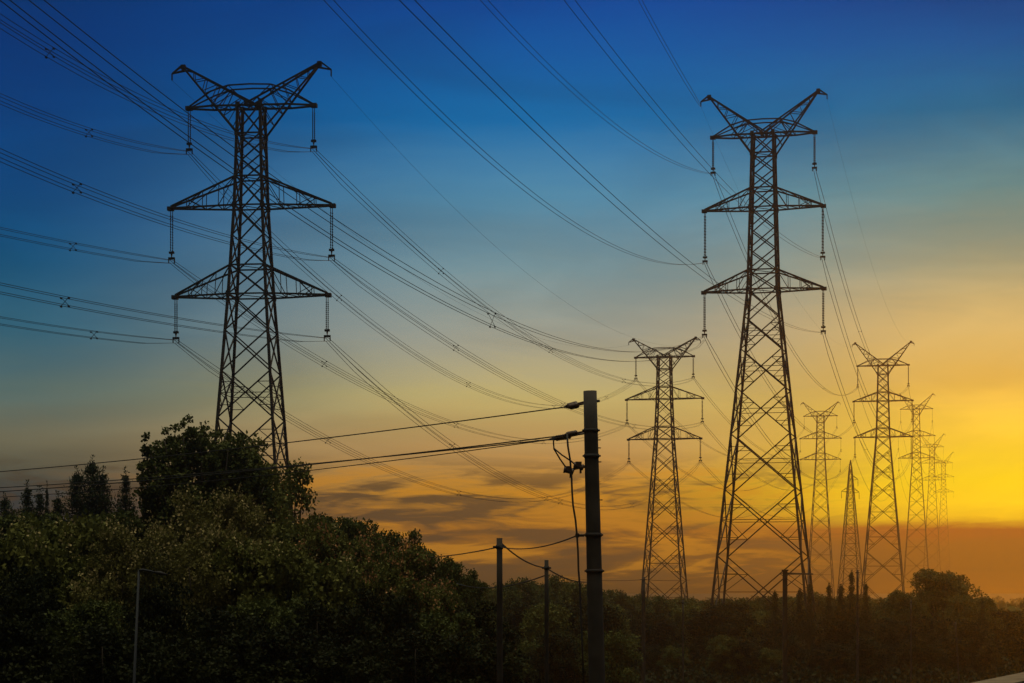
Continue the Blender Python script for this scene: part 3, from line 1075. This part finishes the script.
def make_tall(seed=21):
    """the big tree: many upright shoots on a broad crown"""
    global rng
    rng = np.random.default_rng(seed); random.seed(seed)
    H, R = 12.36, 2.15
    lobes = [((-0.95, 0, 9.4), (0.85, 1.0, 2.15)), ((-0.25, 0, 9.6), (0.9, 1.2, 2.2)), ((0.75, 0, 9.4), (0.9, 1.0, 2.1)), ((1.35, 0.2, 8.8), (0.75, 0.9, 2.2)), ((-1.5, 0, 9.4), (0.5, 0.7, 2.0)),
             ((-0.9, 0.2, 6.8), (1.15, 1.2, 2.4)), ((-1.25, -0.2, 8.6), (0.6, 0.8, 1.9)), ((0.8, -0.2, 6.4), (1.3, 1.3, 2.2)), ((0, 0, 4.8), (1.7, 1.6, 2.0))]
    shoots = [(-1.78, 11.8), (-1.35, 12.1), (-1.05, 12.15), (-0.72, 12.2), (-0.45, 12.36), (-0.22, 12.15), (0.1, 12.0), (0.4, 11.85), (0.7, 11.85), (1.0, 11.8), (1.25, 11.65),
              (1.5, 11.2), (1.8, 10.7), (-1.9, 10.9), (-1.95, 10.0), (1.95, 9.8), (-0.9, 11.5), (0.2, 11.5), (-1.5, 11.3), (1.0, 11.2), (-0.3, 11.6), (0.6, 11.3)]
    pts, _ = clump_pts(lobes, 900, 60, 0.23, (1, 1, 1.2), inner=0.25, upper=-0.9)
    arr = [pts]
    for (x, z) in shoots:
        y = random.uniform(-0.9, 0.9)
        x0, z0 = x * 0.8, z - 3.4
        nseg = 8
        for k in range(nseg + 1):
            t = k / nseg
            q = np.array((x0 + (x - x0) * t ** 0.8, y * (0.5 + 0.5 * t), z0 + (z - 0.12 - z0) * t))
            for _ in range(4 if t < 0.9 else 1):
                off = rng.normal(size=3) * np.array((0.13, 0.16, 0.09)) * (1.25 - t)
                g = rng.normal(size=(46, 3)); g /= np.linalg.norm(g, axis=1, keepdims=True)
                arr.append(q + off + g * rng.uniform(0.2, 1.0, size=(46, 1)) ** 0.5 * (0.24 - 0.11 * t))
    pts = np.concatenate(arr)
    crown = leaf_mesh('crown', pts, 0.10, M['leaf_dark'], aspect=0.8)
    trunk = limb_mesh('trunk', 12.0, 0.2, [(s[0] * 0.95, random.uniform(-.5, .5), s[1] - 0.5) for s in shoots[:16]], 4.5)
    trunk.materials.append(M['bark'])
    return Kind(trunk, crown, H, R)


def make_spire(H, R, seed, mat, tiers, leaf=0.11, dens=1.0, cone=0.4):
    global rng
    rng = np.random.default_rng(seed); random.seed(seed)
    mb = MB()
    mb.tube([(0, 0, 0), (0.02, 0, H * 0.5), (0, 0.02, H - 0.15)], [0.13, 0.07, 0.012], 8)
    arr = []
    for k in range(tiers):
        t = (k + 0.4 * random.random()) / tiers
        z = H * (0.18 + 0.8 * t)
        L_ = min(cone * (H - z), R) * random.uniform(0.4, 1.25) + 0.06
        nb = random.randint(4, 6)
        for j in range(nb):
            a = 2 * math.pi * (j + random.random()) / nb
            tip = Vector((math.cos(a) * L_, math.sin(a) * L_, z + L_ * random.uniform(0.05, 0.5)))
            s = Vector((0, 0, z))
            mb.tube([s, tip], [0.03, 0.008], 5, False)
            m = int((18 + 75 * L_) * dens)
            q = np.array(s)[None] + rng.uniform(0.1, 1.05, size=(m, 1)) * (np.array(tip) - np.array(s))[None]
            arr.append(q + rng.normal(size=(m, 3)) * (0.05 + 0.09 * L_))
    m = int(90 * dens)
    arr.append(np.stack([rng.normal(size=m) * 0.05, rng.normal(size=m) * 0.05, H - rng.uniform(0, 1.0, m) ** 1.3 * 1.6], 1))
    crown = leaf_mesh('crown', np.concatenate(arr), leaf, mat, up=0.6, aspect=0.4)
    trunk = mb.mesh('trunk'); trunk.materials.append(M['bark'])
    return Kind(trunk, crown, H, R)


K = {
    'tall': make_tall(),
    'side': make_round(8.8, 1.55, 16, M['leaf_mid'], 380, 40, 0.10, 0.20, 31, squash=(1, 1, 1.2)),
    'dark': make_round(8.2, 1.6, 24, M['leaf_dark'], 900, 42, 0.085, 0.17, 41),
    'mid': make_round(8.0, 1.7, 26, M['leaf_mid'], 950, 32, 0.115, 0.19, 42, blossom=0.10, bmat=M['blossom']),
    'olive': make_round(8.0, 1.7, 26, M['leaf_olive'], 950, 46, 0.072, 0.17, 43, blossom=0.5, bmat=M['blossom']),
    'russet': make_round(7.8, 1.6, 24, M['leaf_mid'], 900, 42, 0.085, 0.17, 44, blossom=0.55, bmat=M['seed'], part='seed_head'),
    'deep': make_round(8.2, 1.6, 24, M['leaf_shaded'], 800, 42, 0.095, 0.18, 48),  # leaf colour carries the shade at the thicket's lower front
    'spire': make_spire(11.5, 1.5, 51, M['needle'], 40, leaf=0.11, dens=1.2, cone=0.40),
    'spire2': make_spire(10.5, 1.1, 52, M['needle'], 34, leaf=0.11, dens=1.2, cone=0.34),
    'column': make_spire(9.0, 0.55, 53, M['needle'], 26, leaf=0.14, dens=1.3, cone=0.3),
    'far': make_round(7.0, 2.1, 18, M['leaf_dark'], 560, 34, 0.16, 0.36, 45, zlow=0.02),
    'far2': make_round(7.0, 2.1, 18, M['leaf_mid'], 560, 34, 0.16, 0.36, 46, zlow=0.02),
    'farshade': make_round(7.0, 2.1, 18, M['leaf_shaded'], 560, 34, 0.16, 0.36, 49, zlow=0.02),
    'dome': make_round(9.0, 3.1, 14, M['leaf_dark'], 800, 34, 0.17, 0.36, 47, zlow=0.1),
}


def tree(kind, px, ytop, D, wpx, label, group=None, name='broadleaf_tree', cat='tree', rz=None, wide=True):
    k = K[kind]
    t = P(px, ytop, D)
    root = empty(name, (t.x, t.y, 0), random.uniform(0, 6.28) if rz is None else rz)
    sxy = (wpx * 0.5 / F * D) / k.R
    sz = t.z / k.H
    sxy = min(max(sxy, 0.8 * sz), 1.35 * sz) if wide else sxy
    root.scale = (sxy, sxy, sz)
    tag(root, label, cat, group)
    link('trunk', k.trunk, None, root)
    link('crown', k.crown, None, root)
    if k.blossom:
        link(k.part, k.blossom, None, root)
    return root


random.seed(77)
tree('tall', 208, 416, 60, 142, 'tallest dark leafy tree with upright shoots, left of the nearest pylon\'s legs', name='tall_tree', rz=0.0)
tree('side', 247, 441, 62, 70, 'leafy tree wedged between the tallest tree and the loose leafy one', name='leafy_tree', rz=2.2)
tree('side', 287, 462, 64, 92, 'loose leafy tree in front of the nearest pylon\'s legs, joined to the tallest tree', rz=0.4)

# dark spires beyond the left thicket
gsp = 'dark spires beyond the left thicket'
for kind, px, y, w, lab in (('spire', 92, 457, 76, 'tallest dark conifer of the spires left of the tallest tree'),
                            ('spire', 77, 468, 70, 'dark conifer leaning close on the left of the tallest spire'),
                            ('spire2', 103, 467, 58, 'dark conifer touching the right of the tallest spire'),
                            ('spire2', 125.5, 468, 48, 'slender lone conifer between the spire clump and the tallest tree'),
                            ('spire2', 27, 481, 46, 'thin dark spire with a knobbed top near the left edge'),
                            ('spire2', 40, 487, 48, 'low thin spire just right of the knob-topped one'),
                            ('spire2', 47, 482, 16, 'bare thin spire third from the left edge group'),
                            ('spire2', 58, 492, 56, 'lowest ragged spire left of the spire clump'),
                            ('spire', 5, 494, 70, 'dark spire cut by the left edge of the picture')):
    tree(kind, px, y, 84, w, lab, gsp, name='conifer', wide=False)

# thicket of the left slope, back row to front row
gth = 'trees of the left thicket'
th = [
    # kind, px, top, D, width, label
    ('dark', 322, 512, 66, 74, 'dark round-topped tree right of the loose leafy tree'),
    ('dark', 352, 514, 64, 56, 'dark narrow tree at the crest of the slope above russet seed heads'),
    ('dark', 385, 527, 63, 56, 'dark tree whose rounded top is last on the slope\'s skyline'),
    ('dark', 20, 508, 62, 120, 'dark tree under the spires at the left edge'),
    ('dark', 120, 506, 60, 110, 'dark tree below the slender lone conifer'),
    ('olive', 218, 492, 54, 96, 'pale flowering tree standing before the tallest tree'),
    ('mid', 300, 520, 55, 110, 'green tree below the loose leafy tree'),
    ('russet', 345, 530, 52, 110, 'tree dusted with russet seed heads on the upper slope'),
    ('russet', 392, 546, 50, 100, 'tree edged with russet seed heads stepping down the slope'),
    ('dark', 422, 545, 62, 56, 'small dark tree low on the slope\'s skyline'),
    ('dark', 468, 574, 66, 56, 'last dark tree of the slope before the dark wooden pole'),
    ('dark', 447, 559, 64, 56, 'dark tree stepping down the slope\'s skyline, second to last before the wooden pole'),
    ('mid', 60, 518, 47, 150, 'broad green tree with light tips in the left part of the thicket'),
    ('olive', 128, 524, 45, 130, 'olive tree with cream tips behind the bent lamp post'),
    ('mid', 5, 530, 42, 120, 'green tree at the thicket\'s left end'),
    ('olive', 205, 528, 43, 140, 'wide olive tree with cream tips under the pale flowering tree'),
    ('mid', 268, 540, 43, 120, 'green tree with sparse cream tips beside the wide olive tree'),
    ('mid', 318, 556, 44, 120, 'bright green tree below the upper russet seed heads'),
    ('russet', 425, 578, 47, 90, 'low tree with a russet rim at the slope\'s foot'),
]
for kind, px, y, D, w, lab in th:
    tree(kind, px, y, D, w, lab, gth)
anon = 'deep shaded foliage of a thicket tree low in front'
ga = 'shaded trees along the lower front of the thicket'
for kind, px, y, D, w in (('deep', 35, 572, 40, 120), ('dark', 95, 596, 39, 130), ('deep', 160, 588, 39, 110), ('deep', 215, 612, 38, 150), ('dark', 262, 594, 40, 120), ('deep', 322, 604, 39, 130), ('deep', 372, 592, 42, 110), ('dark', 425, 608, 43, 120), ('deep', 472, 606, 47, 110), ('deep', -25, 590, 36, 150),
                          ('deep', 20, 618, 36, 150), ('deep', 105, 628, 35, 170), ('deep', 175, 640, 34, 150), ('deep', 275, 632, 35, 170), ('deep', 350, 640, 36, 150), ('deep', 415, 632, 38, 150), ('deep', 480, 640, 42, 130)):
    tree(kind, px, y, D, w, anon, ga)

# dark belt under the pylons
gb = 'trees of the dark belt under the pylons'
lb = 'dark tree of the low belt under the pylons'
belt = []
prof = [(485, 588), (505, 586), (522, 581), (540, 584), (558, 578), (575, 584), (592, 588), (612, 592), (632, 596), (655, 598), (678, 599), (700, 600), (722, 600),
        (745, 600), (768, 598), (790, 597), (812, 594), (834, 598), (856, 596), (878, 600), (898, 604), (986, 608), (1006, 612), (1028, 613), (1050, 612)]
for k, (px, y) in enumerate(prof):
    tree('far' if k % 5 else 'far2', px, y, 190 + (k * 37) % 30 if px > 600 else 150 + (k * 37) % 30, 50, lb, gb)
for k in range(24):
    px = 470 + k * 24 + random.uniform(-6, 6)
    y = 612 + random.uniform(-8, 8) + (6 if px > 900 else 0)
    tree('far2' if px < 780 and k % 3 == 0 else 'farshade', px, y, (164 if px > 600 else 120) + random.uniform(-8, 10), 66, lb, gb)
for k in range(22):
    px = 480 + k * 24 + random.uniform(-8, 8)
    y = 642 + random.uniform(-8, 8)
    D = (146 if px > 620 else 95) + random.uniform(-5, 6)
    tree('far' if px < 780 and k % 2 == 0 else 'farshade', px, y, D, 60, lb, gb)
tree('dome', 942, 571, 178, 92, 'big rounded hazy tree swelling above the belt at right', name='round_tree')
tree('dome', 905, 592, 172, 60, 'low rounded hazy tree adjoining the big round one on its left', name='round_tree')
tree('dome', 968, 596, 168, 66, 'lower shoulder of hazy foliage right of the big round tree', name='round_tree')
tree('spire2', 982.5, 597, 160, 12, 'tiny sapling spike on the shoulder right of the round tree', name='sapling', wide=False)
gc = 'thin columnar trees in the haze'
for px, y, w, lab in ((800, 588, 9, 'ragged columnar tree just right of the square dark post'), (810, 582, 8, 'columnar tree inside the largest pylon\'s right legs'),
                      (829, 583, 8, 'columnar tree under the faded pylon left of the pointed tower'), (841, 584, 10, 'columnar tree at the pointed tower\'s left foot'),
                      (851.5, 570, 8, 'tallest columnar tree under the pointed tower'), (866, 582, 8, 'columnar tree left of the amber pylon\'s legs'),
                      (775, 590, 9, 'squat columnar tree left of the square dark post')):
    tree('column', px, y, 160, w, lab, gc, name='columnar_tree', wide=False)

# far woods to the horizon, one mass
rng = np.random.default_rng(99)


def far_wood():
    pts = []
    for k in range(900):
        y = rng.uniform(200, 900)
        x = rng.uniform(-0.42, 0.42) * y + rng.uniform(-20, 20)
        h = rng.uniform(3.5, 5.2)
        n = 55
        g = rng.normal(size=(n, 3)); g /= np.linalg.norm(g, axis=1, keepdims=True)
        pts.append(np.array((x, y, h * 0.55)) + g * np.array((3.2, 3.2, h * 0.45)) * rng.uniform(0.6, 1.0, size=(n, 1)))
    me = leaf_mesh('woods', np.concatenate(pts), 1.3, M['leaf_dark'], aspect=0.9)
    tag(link('woods', me, None), 'dark low woods stretching away beneath the far pylons', 'woods', kind='stuff')


far_wood()


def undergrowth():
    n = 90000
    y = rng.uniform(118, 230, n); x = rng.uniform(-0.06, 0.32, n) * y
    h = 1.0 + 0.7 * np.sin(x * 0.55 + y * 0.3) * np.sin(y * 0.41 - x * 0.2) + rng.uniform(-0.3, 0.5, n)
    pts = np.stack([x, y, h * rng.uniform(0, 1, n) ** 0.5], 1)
    me = leaf_mesh('undergrowth', pts, 0.32, M['leaf_shaded'], aspect=0.8)
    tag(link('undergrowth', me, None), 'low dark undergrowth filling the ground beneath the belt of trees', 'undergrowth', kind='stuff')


undergrowth()
